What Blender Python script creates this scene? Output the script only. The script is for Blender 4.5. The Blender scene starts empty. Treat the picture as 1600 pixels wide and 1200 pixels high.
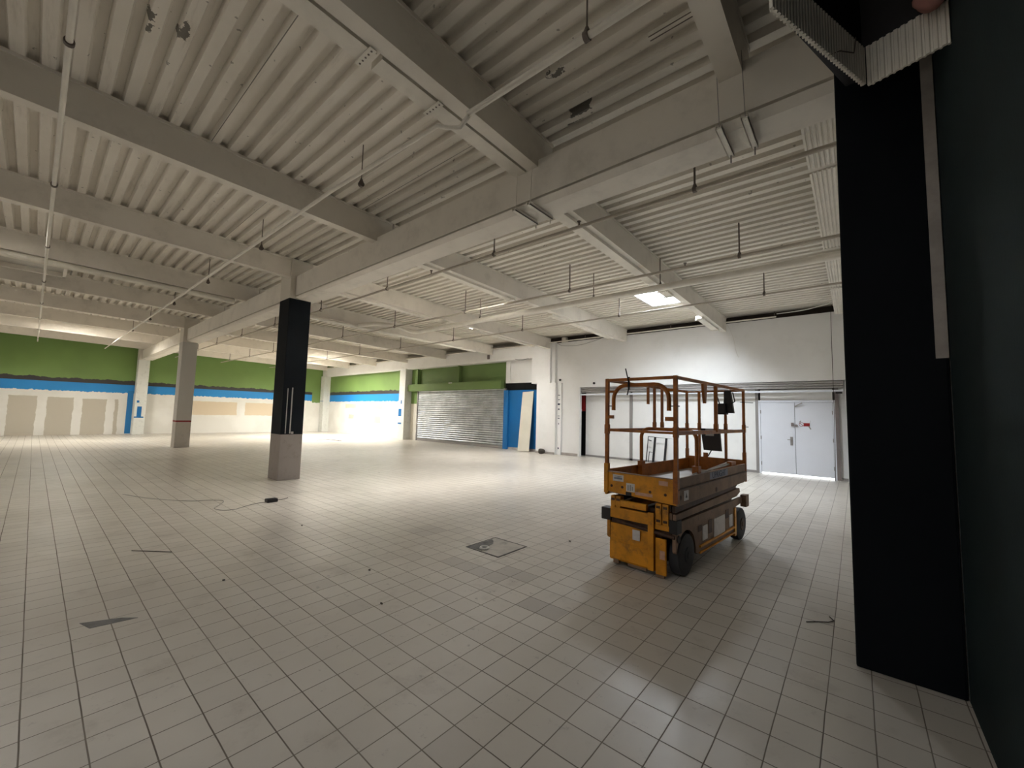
import bpy, bmesh, math, random
from math import sin, cos, pi, radians, sqrt
from mathutils import Vector, Matrix
random.seed(7)
S = bpy.context.scene
COL = S.collection

# ------------------------------------------------------------------ camera
H = 1.52
YAW, PITCH, ROLL, FPX = -0.7035026, 0.07667777, -0.02504109, 1.05273593*600
fwd = Vector((sin(YAW)*cos(PITCH), cos(YAW)*cos(PITCH), sin(PITCH)))
rgt = Vector((cos(YAW), -sin(YAW), 0)); dwn = fwd.cross(rgt)
r2 = cos(ROLL)*rgt + sin(ROLL)*dwn; d2 = -sin(ROLL)*rgt + cos(ROLL)*dwn
cd = bpy.data.cameras.new('camera'); cam = bpy.data.objects.new('camera', cd); COL.objects.link(cam)
m = Matrix((r2, -d2, -fwd)).transposed().to_4x4(); m.translation = (0, 0, H)
cam.matrix_world = m
cd.sensor_fit = 'HORIZONTAL'; cd.sensor_width = 36; cd.lens = 36*FPX/1600; cd.clip_start = 0.02
S.camera = cam

# ------------------------------------------------------------------ world, exposure
S.view_settings.view_transform = 'Standard'; S.view_settings.look = 'None'
S.view_settings.exposure = 0.65; S.view_settings.gamma = 1; S.view_settings.use_curve_mapping = False
w = bpy.data.worlds.new('overcast_sky'); S.world = w; w.use_nodes = True
bg = w.node_tree.nodes['Background']; bg.inputs[0].default_value = (0.80, 0.90, 1.0, 1); bg.inputs[1].default_value = 1.0

def zd(x, y):                       # underside of the sloping roof deck
    return 4.87 - 0.018*y - 0.006*x

# skylights, first one seen, the rest unseen and added for brightness: (x0, x1, y0, y1, watts, colour)
SKY = [(-4.25, -3.30, 9.75, 11.05, 260, (0.84, 0.92, 1.0)),
       (-10.85, -9.70, 10.2, 11.6, 190, (1.0, 0.98, 0.94)),
       (-7.15, -6.35, 5.30, 6.60, 260, (1.0, 0.98, 0.94)),
       (-21.7, -20.7, 9.75, 11.05, 400, (1.0, 0.97, 0.89)),
       (-25.0, -24.0, 9.75, 11.05, 570, (1.0, 0.97, 0.89)),
       (-25.0, -24.0, 0.30, 1.60, 290, (1.0, 0.96, 0.87)),
       (-10.85, -10.0, -1.60, -0.30, 50, (1.0, 0.96, 0.88)),
       (-2.3, -1.3, -1.90, -0.60, 34, (0.96, 0.98, 1.0))]
for i, (x0, x1, y0, y1, p, c) in enumerate(SKY):
    ld = bpy.data.lights.new('skylight_or_fill_light', 'AREA'); ld.shape = 'RECTANGLE'
    ld.size = (x1-x0)*0.9; ld.size_y = (y1-y0)*0.9; ld.energy = p; ld.color = c
    lo = bpy.data.objects.new('skylight_or_fill_light', ld); COL.objects.link(lo)
    lo.location = ((x0+x1)/2, (y0+y1)/2, zd((x0+x1)/2, (y0+y1)/2)+(0.95 if i in (1, 2) else 0.30))

# fill light from unseen windows added to the wall behind the camera
FILL_WIN = [(-27.5, -20.5, 45), (-17.5, -10.5, 45), (-7.0, 0.0, 12)]
for (x0, x1, p) in FILL_WIN:
    ld = bpy.data.lights.new('fill_window_light', 'AREA'); ld.shape = 'RECTANGLE'
    ld.size = x1-x0-0.2; ld.size_y = 2.7; ld.energy = p; ld.color = (1.0, 0.95, 0.86)
    lo = bpy.data.objects.new('fill_window_light', ld); COL.objects.link(lo)
    lo.location = ((x0+x1)/2, -8.86, 1.65); lo.rotation_euler = (-pi/2, 0, pi)

# ------------------------------------------------------------------ materials
def newmat(name):
    m = bpy.data.materials.new(name); m.use_nodes = True
    return m, m.node_tree, m.node_tree.nodes['Principled BSDF']
class N:
    def __init__(s, nt):
        s.nt = nt; s.pos = nt.nodes.new('ShaderNodeNewGeometry').outputs['Position']
        sp = nt.nodes.new('ShaderNodeSeparateXYZ'); s.link(s.pos, sp.inputs[0]); s.x, s.y, s.z = sp.outputs
    def link(s, a, b): s.nt.links.new(a, b)
    def m(s, op, a, b=None, c=None):
        n = s.nt.nodes.new('ShaderNodeMath'); n.operation = op
        for i, v in enumerate((a, b, c)):
            if v is None: continue
            if isinstance(v, (int, float)): n.inputs[i].default_value = v
            else: s.link(v, n.inputs[i])
        return n.outputs[0]
    def noise(s, scale, detail=3, rough=0.5, vec=None, out='Fac'):
        n = s.nt.nodes.new('ShaderNodeTexNoise'); n.inputs['Scale'].default_value = scale
        n.inputs['Detail'].default_value = detail; n.inputs['Roughness'].default_value = rough
        s.link(vec or s.pos, n.inputs['Vector']); return n.outputs[out]
    def vscale(s, v):
        n = s.nt.nodes.new('ShaderNodeVectorMath'); n.operation = 'MULTIPLY'; s.link(s.pos, n.inputs[0]); n.inputs[1].default_value = v
        return n.outputs[0]
    def mix(s, f, a, b):
        n = s.nt.nodes.new('ShaderNodeMix'); n.data_type = 'RGBA'
        if isinstance(f, (int, float)): n.inputs[0].default_value = f
        else: s.link(f, n.inputs[0])
        for i, v in ((6, a), (7, b)):
            if isinstance(v, tuple): n.inputs[i].default_value = (*v[:3], 1)
            else: s.link(v, n.inputs[i])
        return n.outputs[2]
    def ramp(s, f, a, b, smooth=True):
        n = s.nt.nodes.new('ShaderNodeMapRange'); n.inputs[1].default_value = a; n.inputs[2].default_value = b
        if smooth: n.interpolation_type = 'SMOOTHSTEP'
        s.link(f, n.inputs[0]); return n.outputs[0]
    def bump(s, h, strength, dist=0.01):
        n = s.nt.nodes.new('ShaderNodeBump'); n.inputs['Strength'].default_value = strength; n.inputs['Distance'].default_value = dist
        s.link(h, n.inputs['Height']); return n.outputs[0]
    def rect(s, a, a0, a1, b, b0, b1):
        r = s.m('MULTIPLY', s.m('GREATER_THAN', a, a0), s.m('LESS_THAN', a, a1))
        return s.m('MULTIPLY', r, s.m('MULTIPLY', s.m('GREATER_THAN', b, b0), s.m('LESS_THAN', b, b1)))

def paint(name, col, rough=0.6, var=0.06, scale=3.0, dirt=None, dirt_amt=0.0, metal=0, bump=0.15, spec=0.4, dscale=2.0):
    m, nt, b = newmat(name); n = N(nt)
    dk = tuple(c*(1-var*2) for c in col)
    c = n.mix(n.ramp(n.noise(scale, 5, 0.6), 0.35, 0.7), col, dk)
    if dirt:
        f = n.m('MULTIPLY', n.ramp(n.noise(dscale, 6, 0.7), 0.5, 0.72), dirt_amt)
        c = n.mix(f, c, dirt)
    n.link(c, b.inputs['Base Color']); b.inputs['Roughness'].default_value = rough
    b.inputs['Metallic'].default_value = metal; b.inputs['Specular IOR Level'].default_value = spec
    if bump: n.link(n.bump(n.noise(45, 3), bump, 0.004), b.inputs['Normal'])
    return m

M = {}
M['ceil'] = paint('ceiling_paint', (0.80, 0.74, 0.64), 0.65, 0.05, 1.5, (0.30, 0.26, 0.21), 0.35)
M['beam'] = paint('beam_paint', (0.80, 0.75, 0.67), 0.6, 0.04, 1.0, (0.40, 0.36, 0.30), 0.25)
M['pipe'] = paint('pipe_paint', (0.82, 0.775, 0.69), 0.5, 0.05, 4)
M['sprk'] = paint('shaded_sprinkler_pipe', (0.50, 0.45, 0.38), 0.55, 0.05, 4)  # pipe paint darkened, backlit shade put into the colour
M['rod'] = paint('threaded_rod', (0.16, 0.13, 0.11), 0.6, 0.1, 10)
M['white'] = paint('white_wall_paint', (0.82, 0.81, 0.79), 0.55, 0.025, 0.8, (0.62, 0.60, 0.56), 0.2)
M['cream'] = paint('cream_board', (0.66, 0.625, 0.53), 0.6, 0.03, 2)
M['black'] = paint('black_column_paint', (0.010, 0.013, 0.018), 0.55, 0.15, 3, spec=0.25)
M['teal'] = paint('dark_teal_paint', (0.010, 0.018, 0.020), 0.75, 0.15, 1.2, spec=0.12)
M['greycol'] = paint('grey_column_paint', (0.58, 0.56, 0.51), 0.6, 0.05, 2)
M['green'] = paint('green_paint', (0.13, 0.20, 0.06), 0.6, 0.04, 1)
M['blue'] = paint('blue_paint', (0.006, 0.13, 0.36), 0.5, 0.04, 1)
M['blackflat'] = paint('black_band_paint', (0.006, 0.006, 0.006), 0.6, 0.05, 1, spec=0.15)
M['galv'] = paint('galvanised_steel', (0.50, 0.52, 0.54), 0.38, 0.15, 2.5, (0.35, 0.35, 0.34), 0.5, metal=0.55, bump=0.1, dscale=1.2)
M['greym'] = paint('grey_metal', (0.33, 0.31, 0.30), 0.5, 0.06, 3, metal=0.3)
M['doorw'] = paint('door_paint', (0.78, 0.80, 0.86), 0.4, 0.02, 1, spec=0.5)
M['brownfr'] = paint('brown_metal', (0.24, 0.20, 0.19), 0.5, 0.1, 4)
M['darkvoid'] = paint('dark_cavity_shade', (0.045, 0.033, 0.027), 0.8, 0.2, 1.2)  # shade of the wall cavity put into a dark colour
M['concrete'] = paint('bare_concrete', (0.42, 0.38, 0.35), 0.8, 0.10, 6, (0.25, 0.22, 0.20), 0.4, bump=0.4)
M['yellow'] = paint('worn_yellow_paint', (0.74, 0.30, 0.010), 0.45, 0.16, 5, (0.16, 0.07, 0.02), 0.75, dscale=7, spec=0.4)
M['orange'] = paint('rail_orange_paint', (0.42, 0.13, 0.010), 0.45, 0.2, 8, (0.12, 0.04, 0.015), 0.6, dscale=9, spec=0.4)
M['dirtshade'] = paint('dusty_shaded_paint', (0.27, 0.17, 0.11), 0.65, 0.16, 4, (0.13, 0.08, 0.055), 0.75, dscale=5)  # dust plus the shade of the unlit side, both in the colour
M['rust'] = paint('dark_grease_steel', (0.075, 0.035, 0.020), 0.6, 0.2, 9, (0.25, 0.11, 0.03), 0.4, dscale=8)
M['rubber'] = paint('solid_tyre_rubber', (0.045, 0.045, 0.05), 0.75, 0.12, 6, (0.12, 0.11, 0.10), 0.4)
M['blackpl'] = paint('black_plastic_and_gap_shade', (0.012, 0.010, 0.012), 0.5, 0.1, 8)
M['deckmet'] = paint('platform_floor_metal', (0.50, 0.46, 0.43), 0.45, 0.12, 5, (0.25, 0.2, 0.16), 0.5)
M['label'] = paint('label_white', (0.66, 0.62, 0.60), 0.5, 0.08, 20)
M['labelpk'] = paint('label_faded_pink', (0.62, 0.36, 0.26), 0.6, 0.1, 20)
M['labelbl'] = paint('label_faded_blue', (0.22, 0.23, 0.29), 0.6, 0.1, 20)
M['ink'] = paint('dark_ink', (0.03, 0.03, 0.06), 0.6, 0.1, 20)
M['red'] = paint('red_paint', (0.28, 0.012, 0.015), 0.5, 0.1, 5)
M['pink'] = paint('pink_blur', (0.42, 0.20, 0.17), 0.95, 0.1, 12)
M['wire'] = paint('grey_cable', (0.30, 0.29, 0.27), 0.6, 0.05, 5)
M['wirew'] = paint('white_cable', (0.75, 0.72, 0.68), 0.6, 0.03, 5)
M['debris'] = paint('dark_debris', (0.06, 0.05, 0.04), 0.8, 0.2, 20)
M['plaster'] = paint('plaster_rim', (0.74, 0.72, 0.68), 0.8, 0.1, 20)
M['mortar'] = paint('grey_mortar', (0.20, 0.19, 0.18), 0.85, 0.2, 9)
M['coverslab'] = paint('cover_slab', (0.52, 0.48, 0.42), 0.55, 0.1, 5, (0.2, 0.18, 0.16), 0.6, dscale=6)

def emis(name, c, s):
    m, nt, b = newmat(name); b.inputs['Base Color'].default_value = (*c, 1)
    b.inputs['Emission Color'].default_value = (*c, 1); b.inputs['Emission Strength'].default_value = s
    return m
M['pane'] = emis('skylight_pane_glow', (0.95, 0.98, 1.0), 3.0)
M['wpane'] = emis('fill_window_glow', (1.0, 0.97, 0.9), 0.2)  # faint glow for the added windows
M['gapday'] = emis('daylight_under_door', (1.0, 1.0, 1.0), 2.2)

# deck: paint, soot stains and dirt lines at given places
def deck_mat():
    m, nt, b = newmat('corrugated_deck_paint'); n = N(nt)
    c = n.mix(n.ramp(n.noise(0.9, 5, 0.6), 0.35, 0.7), (0.80, 0.75, 0.67), (0.73, 0.68, 0.60))
    st = n.vscale((0.6, 7.0, 1.0))
    streak = n.m('MULTIPLY', n.ramp(n.noise(1.3, 5, 0.7, st), 0.54, 0.72), 0.35)
    c = n.mix(streak, c, (0.36, 0.31, 0.25))
    wob = n.m('MULTIPLY', n.m('SUBTRACT', n.noise(9, 4, 0.7), 0.5), 0.22)
    X = n.m('ADD', n.x, wob); Y = n.m('ADD', n.y, n.m('MULTIPLY', wob, 0.6))
    f = None
    for x0, x1, y0, y1 in ((-2.30, -2.05, 3.52, 3.62), (-2.38, -2.2, 3.68, 3.76), (-2.18, -2.02, 3.0, 3.05), (-2.35, -2.2, 2.86, 2.92),
                           (-4.62, -4.5, .38, .43), (-4.62, -4.5, .58, .66), (-4.5, -4.38, .60, .65), (-4.76, -4.66, .40, .44)):
        r = n.rect(X, x0, x1, Y, y0, y1); f = r if f is None else n.m('MAXIMUM', f, r)
    c = n.mix(n.m('MULTIPLY', f, 0.85), c, (0.05, 0.04, 0.03))
    lap = None
    for x0, x1, y0, y1 in ((-6.2, -3.0, 1.204, 1.213), (-6.2, -2.9, 3.262, 3.272), (-9.5, -6.3, 2.2, 2.208), (-6.1, -3.1, 7.0, 7.01)):
        r = n.rect(n.x, x0, x1, n.y, y0, y1); lap = r if lap is None else n.m('MAXIMUM', lap, r)
    c = n.mix(n.m('MULTIPLY', lap, 0.8), c, (0.06, 0.05, 0.04))
    specks = n.ramp(n.noise(14, 2, 0.4), 0.73, 0.76)
    c = n.mix(n.m('MULTIPLY', specks, 0.6), c, (0.12, 0.10, 0.08))
    n.link(c, b.inputs['Base Color']); b.inputs['Roughness'].default_value = 0.6
    return m
M['deck'] = deck_mat()

PITCH_T = 0.1965
def floor_mat():
    m, nt, b = newmat('worn_floor_tiles'); n = N(nt)
    def line(co, off, wd):
        t = n.m('DIVIDE', n.m('SUBTRACT', co, off), PITCH_T)
        fr = n.m('FRACT', n.m('ADD', t, 1000.5)); d = n.m('ABSOLUTE', n.m('SUBTRACT', fr, 0.5))
        return n.ramp(d, wd, wd*0.45), n.m('FLOOR', n.m('ADD', t, 1000.0))
    w1 = n.m('ADD', n.y, n.m('MULTIPLY', n.m('SUBTRACT', n.noise(3.0, 2), 0.5), 0.006))
    w2 = n.m('ADD', n.x, n.m('MULTIPLY', n.m('SUBTRACT', n.noise(3.3, 2), 0.5), 0.006))
    ga, ia = line(w1, 0.071, 0.021); gb, ib = line(w2, -0.166, 0.019)
    g = n.m('MAXIMUM', ga, gb)
    cx = nt.nodes.new('ShaderNodeCombineXYZ'); n.link(ia, cx.inputs[0]); n.link(ib, cx.inputs[1])
    wn = nt.nodes.new('ShaderNodeTexWhiteNoise'); wn.noise_dimensions = '2D'; n.link(cx.outputs[0], wn.inputs['Vector'])
    rnd = wn.outputs['Value']
    c = n.mix(n.ramp(n.noise(0.55, 4, 0.55), 0.3, 0.7), (0.60, 0.555, 0.49), (0.50, 0.46, 0.40))
    c = n.mix(n.m('MULTIPLY', n.m('SUBTRACT', rnd, 0.0), 0.22), c, (0.38, 0.34, 0.29))
    c = n.mix(n.m('MULTIPLY', n.m('GREATER_THAN', rnd, 0.975), 0.2), c, (0.30, 0.27, 0.24))
    dn = n.m('MULTIPLY', n.ramp(n.noise(2.2, 8, 0.72), 0.53, 0.70), 0.45)
    c = n.mix(dn, c, (0.33, 0.29, 0.245))
    # scuff marks, densest by the drain cover
    nearc = nt.nodes.new('ShaderNodeVectorMath'); nearc.operation = 'DISTANCE'; n.link(n.pos, nearc.inputs[0]); nearc.inputs[1].default_value = (-3.3, 3.1, 0)
    near = n.ramp(nearc.outputs['Value'], 3.2, 0.2)
    sc = n.m('MULTIPLY', n.ramp(n.noise(11, 8, 0.8), 0.58, 0.66), n.m('ADD', n.m('MULTIPLY', near, 0.5), 0.20))
    c = n.mix(sc, c, (0.14, 0.12, 0.11))
    f = None
    for x0, x1, y0, y1 in ((-4.46, -4.10, 3.21, 3.61), (-3.30, -2.52, 2.82, 3.02), (-2.13, -1.75, 2.62, 2.82), (-2.72, -2.33, 3.02, 3.21)):
        r = n.rect(n.x, x0, x1, n.y, y0, y1); f = r if f is None else n.m('MAXIMUM', f, r)
    c = n.mix(n.m('MULTIPLY', f, 0.55), c, (0.33, 0.30, 0.27))
    gcol = n.mix(n.ramp(n.noise(1.1, 3), 0.4, 0.6), (0.115, 0.090, 0.068), (0.20, 0.17, 0.135))
    c = n.mix(g, c, gcol)
    n.link(c, b.inputs['Base Color'])
    ro = n.m('ADD', 0.20, n.m('MULTIPLY', n.noise(1.7, 5, 0.65), 0.26))
    ro = n.m('ADD', ro, n.m('MULTIPLY', g, 0.4)); n.link(ro, b.inputs['Roughness'])
    b.inputs['Specular IOR Level'].default_value = 0.5
    hgt = n.m('ADD', n.m('MULTIPLY', n.m('SUBTRACT', 1.0, g), 1.0), n.m('MULTIPLY', n.noise(5, 3), 0.35))
    hgt = n.m('ADD', hgt, n.m('MULTIPLY', rnd, 0.25))
    n.link(n.bump(hgt, 0.35, 0.003), b.inputs['Normal'])
    return m
M['floor'] = floor_mat()

def band_wall(name, axis, rects, lo=2.17, mid=2.61, top=2.81, patchcol=(0.50, 0.46, 0.38), tan=(), greenend=None):
    """plaster wall with torn paint bands: green over black over blue over filler white; patches of bare board."""
    m, nt, b = newmat(name); n = N(nt)
    A = n.y if axis == 'y' else n.x
    v = n.vscale((1, 1, 0.25))
    wob = n.m('SUBTRACT', n.noise(2.6, 6, 0.6, v), 0.5)
    zt = n.m('ADD', n.z, n.m('MULTIPLY', wob, 0.30)); zl = n.m('ADD', n.z, n.m('MULTIPLY', n.m('SUBTRACT', n.noise(5.5, 6, 0.65, v), 0.5), 0.24))
    base = n.mix(n.ramp(n.noise(0.8, 4), 0.4, 0.6), (0.80, 0.785, 0.74), (0.74, 0.72, 0.67))
    Aw = n.m('ADD', A, n.m('MULTIPLY', n.m('SUBTRACT', n.noise(2.5, 3, 0.6), 0.5), 0.13))
    zw = n.m('ADD', n.z, n.m('MULTIPLY', n.m('SUBTRACT', n.noise(3.1, 4, 0.6), 0.5), 0.10))
    for (a0, a1, z0, z1) in rects: base = n.mix(n.rect(Aw, a0, a1, zw, z0, z1), base, patchcol)
    for (a0, a1, z0, z1) in tan: base = n.mix(n.rect(Aw, a0, a1, zw, z0, z1), base, (0.66, 0.55, 0.40))
    c = n.mix(n.m('GREATER_THAN', zl, lo), base, (0.012, 0.22, 0.56))
    c = n.mix(n.m('GREATER_THAN', n.z, mid), c, (0.030, 0.024, 0.024))
    gr = n.mix(n.ramp(n.noise(0.5, 3), 0.3, 0.7), (0.175, 0.285, 0.078), (0.145, 0.235, 0.065))
    c = n.mix(n.m('GREATER_THAN', zt, top), c, gr)
    if greenend is not None:
        a0, a1, z0 = greenend
        c = n.mix(n.rect(A, a0, a1, zl, z0, 9.0), c, gr)
    if axis == 'y':   # blue return strip beside the wall column
        c = n.mix(n.rect(A, 3.22, 3.45, n.z, 0.03, 2.3), c, (0.012, 0.17, 0.42))
    n.link(c, b.inputs['Base Color']); b.inputs['Roughness'].default_value = 0.6
    n.link(n.bump(n.noise(6, 4), 0.15, 0.01), b.inputs['Normal'])
    return m

# ------------------------------------------------------------------ mesh helpers
class MB:
    def __init__(s): s.bm = bmesh.new()
    def box(s, x0, x1, y0, y1, z0, z1, rot=None, bevel=0):
        x0, x1 = min(x0, x1), max(x0, x1); y0, y1 = min(y0, y1), max(y0, y1); z0, z1 = min(z0, z1), max(z0, z1)
        vs = [s.bm.verts.new((x, y, z)) for z in (z0, z1) for y in (y0, y1) for x in (x0, x1)]
        fs = [s.bm.faces.new([vs[i] for i in q]) for q in ((0, 2, 3, 1), (4, 5, 7, 6), (0, 1, 5, 4), (2, 6, 7, 3), (0, 4, 6, 2), (1, 3, 7, 5))]
        if rot is not None: bmesh.ops.transform(s.bm, matrix=rot, verts=vs)
        if bevel:
            es = list({e for f in fs for e in f.edges})
            bmesh.ops.bevel(s.bm, geom=es, offset=bevel, segments=2, affect='EDGES', profile=0.6)
        return s
    def prism(s, pts, axis, a, b):
        """pts 2D outline, extruded along axis from a to b. axis 'x': pts=(y,z); 'y': (x,z); 'z': (x,y)"""
        def P(p, t): return {'x': (t, p[0], p[1]), 'y': (p[0], t, p[1]), 'z': (p[0], p[1], t)}[axis]
        v0 = [s.bm.verts.new(P(p, a)) for p in pts]; v1 = [s.bm.verts.new(P(p, b)) for p in pts]
        n = len(pts); s.bm.faces.new(v0); s.bm.faces.new(v1[::-1])
        for i in range(n): s.bm.faces.new((v0[i], v1[i], v1[(i+1) % n], v0[(i+1) % n]))
        return s
    def tube(s, pts, r, seg=10, cap=True):
        pts = [Vector(p) for p in pts]; rings = []
        up = None
        for i, p in enumerate(pts):
            d = ((pts[min(i+1, len(pts)-1)]-p).normalized() + (p-pts[max(i-1, 0)]).normalized()).normalized()
            if up is None:
                up = Vector((0, 0, 1)) if abs(d.z) < 0.9 else Vector((1, 0, 0))
            a = d.cross(up).normalized(); up = a.cross(d).normalized()
            rr = r[i] if isinstance(r, (list, tuple)) else r
            rings.append([s.bm.verts.new(p + rr*(cos(2*pi*k/seg)*a + sin(2*pi*k/seg)*up)) for k in range(seg)])
        for a_, b_ in zip(rings, rings[1:]):
            for k in range(seg): s.bm.faces.new((a_[k], a_[(k+1) % seg], b_[(k+1) % seg], b_[k]))
        if cap and seg > 2: s.bm.faces.new(rings[0][::-1]); s.bm.faces.new(rings[-1])
        return s
    def sq(s, p0, p1, w, h=None):
        """square bar between two points"""
        p0, p1 = Vector(p0), Vector(p1); h = h or w; d = (p1-p0).normalized()
        up = Vector((0, 0, 1)) if abs(d.z) < 0.9 else Vector((0, 1, 0))
        a = d.cross(up).normalized(); u = a.cross(d).normalized(); vs = []
        for p in (p0, p1):
            for i, j in ((-1, -1), (1, -1), (1, 1), (-1, 1)): vs.append(s.bm.verts.new(p + a*i*w/2 + u*j*h/2))
        for q in ((3, 2, 1, 0), (4, 5, 6, 7), (0, 1, 5, 4), (1, 2, 6, 5), (2, 3, 7, 6), (3, 0, 4, 7)): s.bm.faces.new([vs[i] for i in q])
        return s
    def disc(s, c, axis, r, t, seg=16):
        c = Vector(c); d = {'x': Vector((1, 0, 0)), 'y': Vector((0, 1, 0)), 'z': Vector((0, 0, 1))}[axis]
        return s.tube([c-d*t/2, c+d*t/2], r, seg)

def islands(bm):
    """groups of faces that hang together (pieces whose boxes touch count as one)"""
    bm.verts.ensure_lookup_table(); seen = set(); out = []
    for v in bm.verts:
        if v in seen: continue
        st = [v]; seen.add(v); vs = []
        while st:
            a = st.pop(); vs.append(a)
            for e in a.link_edges:
                o = e.other_vert(a)
                if o not in seen: seen.add(o); st.append(o)
        lo = [min(q.co[k] for q in vs)-.001 for k in range(3)]; hi = [max(q.co[k] for q in vs)+.001 for k in range(3)]
        out.append([lo, hi, vs])
    merged = True
    while merged:
        merged = False
        for i in range(len(out)):
            for j in range(i+1, len(out)):
                if all(out[i][0][k] <= out[j][1][k] and out[j][0][k] <= out[i][1][k] for k in range(3)):
                    out[i] = [[min(out[i][0][k], out[j][0][k]) for k in range(3)], [max(out[i][1][k], out[j][1][k]) for k in range(3)], out[i][2]+out[j][2]]
                    out.pop(j); merged = True; break
            if merged: break
    return out
def obj(name, mb, mat, parent=None, smooth=False, label=None):
    bmesh.ops.recalc_face_normals(mb.bm, faces=mb.bm.faces)
    if parent is not None:
        isl = islands(mb.bm)
        if len(isl) > 1:
            first = None
            for lo, hi, vs in isl:
                idx = {v: None for v in vs}; nb = MB()
                for v in vs: idx[v] = nb.bm.verts.new(v.co)
                for f in {f for v in vs for f in v.link_faces}: nb.bm.faces.new([idx[v] for v in f.verts])
                o = obj(name, nb, mat, parent, smooth, label); first = first or o
            mb.bm.free(); return first
    me = bpy.data.meshes.new(name); mb.bm.to_mesh(me); mb.bm.free()
    for mm in (mat if isinstance(mat, list) else [mat]): me.materials.append(mm)
    o = bpy.data.objects.new(name, me); COL.objects.link(o)
    if parent is not None: o.parent = parent
    if smooth:
        for p in me.polygons: p.use_smooth = True
        me.set_sharp_from_angle(angle=radians(40)) if hasattr(me, 'set_sharp_from_angle') else None
    if label: o['label'] = label
    return o
def tag(o, label, cat, group=None):
    o['label'] = label; o['category'] = cat
    if group: o['group'] = group
    return o
def thing(name, label, cat, loc=(0, 0, 0), rz=0, group=None):
    o = bpy.data.objects.new(name, None); COL.objects.link(o); o.location = loc; o.rotation_euler = (0, 0, rz)
    o.empty_display_size = 0.1
    return tag(o, label, cat, group)
def struct(name, mb, mat, parent=None):
    o = obj(name, mb, mat, parent)
    if parent is None: o['kind'] = 'structure'
    return o
def inv(o, p):        # world point to the local frame of a placed empty
    return Matrix.Translation(o.location).inverted() @ Vector(p)

XL, XR, YB, YF = -29.65, 0.44, -9.0, 13.85     # room faces

# ------------------------------------------------------------------ floor
struct('floor', MB().box(XL-0.3, XR+0.3, YB-0.3, 14.7, -0.2, 0.0), M['floor'])

# ------------------------------------------------------------------ ceiling: corrugated deck with skylight openings
def ceiling():
    mb = MB(); bm = mb.bm
    P = 0.200; xs = sorted({XL-0.3, XR+0.3} | {v for s in SKY for v in s[:2]})
    prof = []; y = YB
    k0 = (0.0, 0.0, 0.0)
    yend = 12.95
    while y < yend:
        for dy, dz in ((0, 0.0), (0.092, 0.0), (0.112, 0.070), (0.180, 0.070)): prof.append((y+dy, dz))
        y += P
    prof.append((y, 0.0))
    def inh(xm, ym): return any(s[0] < xm < s[1] and s[2] < ym < s[3] for s in SKY)
    for i in range(len(xs)-1):
        for (ya, za), (yb, zb) in zip(prof, prof[1:]):
            if inh((xs[i]+xs[i+1])/2, (ya+yb)/2): continue
            q = [(xs[i], ya, za), (xs[i+1], ya, za), (xs[i+1], yb, zb), (xs[i], yb, zb)]
            bm.faces.new([bm.verts.new((x, yy, zd(x, yy)+z)) for x, yy, z in q])
    bmesh.ops.remove_doubles(bm, verts=bm.verts, dist=0.0005)
    # roof build-up above the deck
    ys = sorted({YB-0.3, 15.0} | {v for s in SKY for v in s[2:4]})
    for i in range(len(xs)-1):
        for j in range(len(ys)-1):
            if inh((xs[i]+xs[i+1])/2, (ys[j]+ys[j+1])/2): continue
            for dz in (0.12, 0.30):
                c = [(xs[i], ys[j]), (xs[i+1], ys[j]), (xs[i+1], ys[j+1]), (xs[i], ys[j+1])]
                bm.faces.new([bm.verts.new((x, yy, zd(x, yy)+dz)) for x, yy in c])
    o = obj('ceiling', mb, M['deck']); o['kind'] = 'structure'
ceiling()

# skylights, seen and added: upstand frame, glazing bar and pane
def skylight(i, x0, x1, y0, y1):
    zc = zd((x0+x1)/2, (y0+y1)/2)
    t = thing('seen_or_added_skylight', SKYLAB[i], 'skylight', ((x0+x1)/2, (y0+y1)/2, zc+0.02))
    a, b = (x1-x0)/2, (y1-y0)/2; hs = 0.65 if i in (1, 2) else 0
    fr = MB()
    for q in ((-a-.03, -a+.02, -b-.03, b+.03), (a-.02, a+.03, -b-.03, b+.03), (-a, a, -b-.03, -b+.02), (-a, a, b-.02, b+.03)): fr.box(*q, -0.06, 0.42+hs)
    obj('upstand', fr, M['white'], t)
    obj('glazing_bar', MB().box(-a, a, b-0.22, b-0.17, 0.20, 0.26), M['greym'], t)
    obj('pane', MB().box(-a, a, -b, b, 0.34+hs, 0.37+hs), M['pane'], t, label='translucent white glowing pane of a seen or added skylight')
SKYLAB = ['bright square roof skylight above the white wall, right of the pipes', 'unseen added skylight behind the third far-side joist, before the pier', 'unseen added skylight behind the second far-side joist', 'unseen added skylight above the wall column by the closed shutter', 'unseen added skylight over the bright far corner', 'unseen added skylight near the green wall, camera side of main beam', 'unseen added skylight over the hall left of the black column', 'unseen added skylight above and behind the camera']
for i, s in enumerate(SKY): skylight(i, *s[:4])

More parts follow.
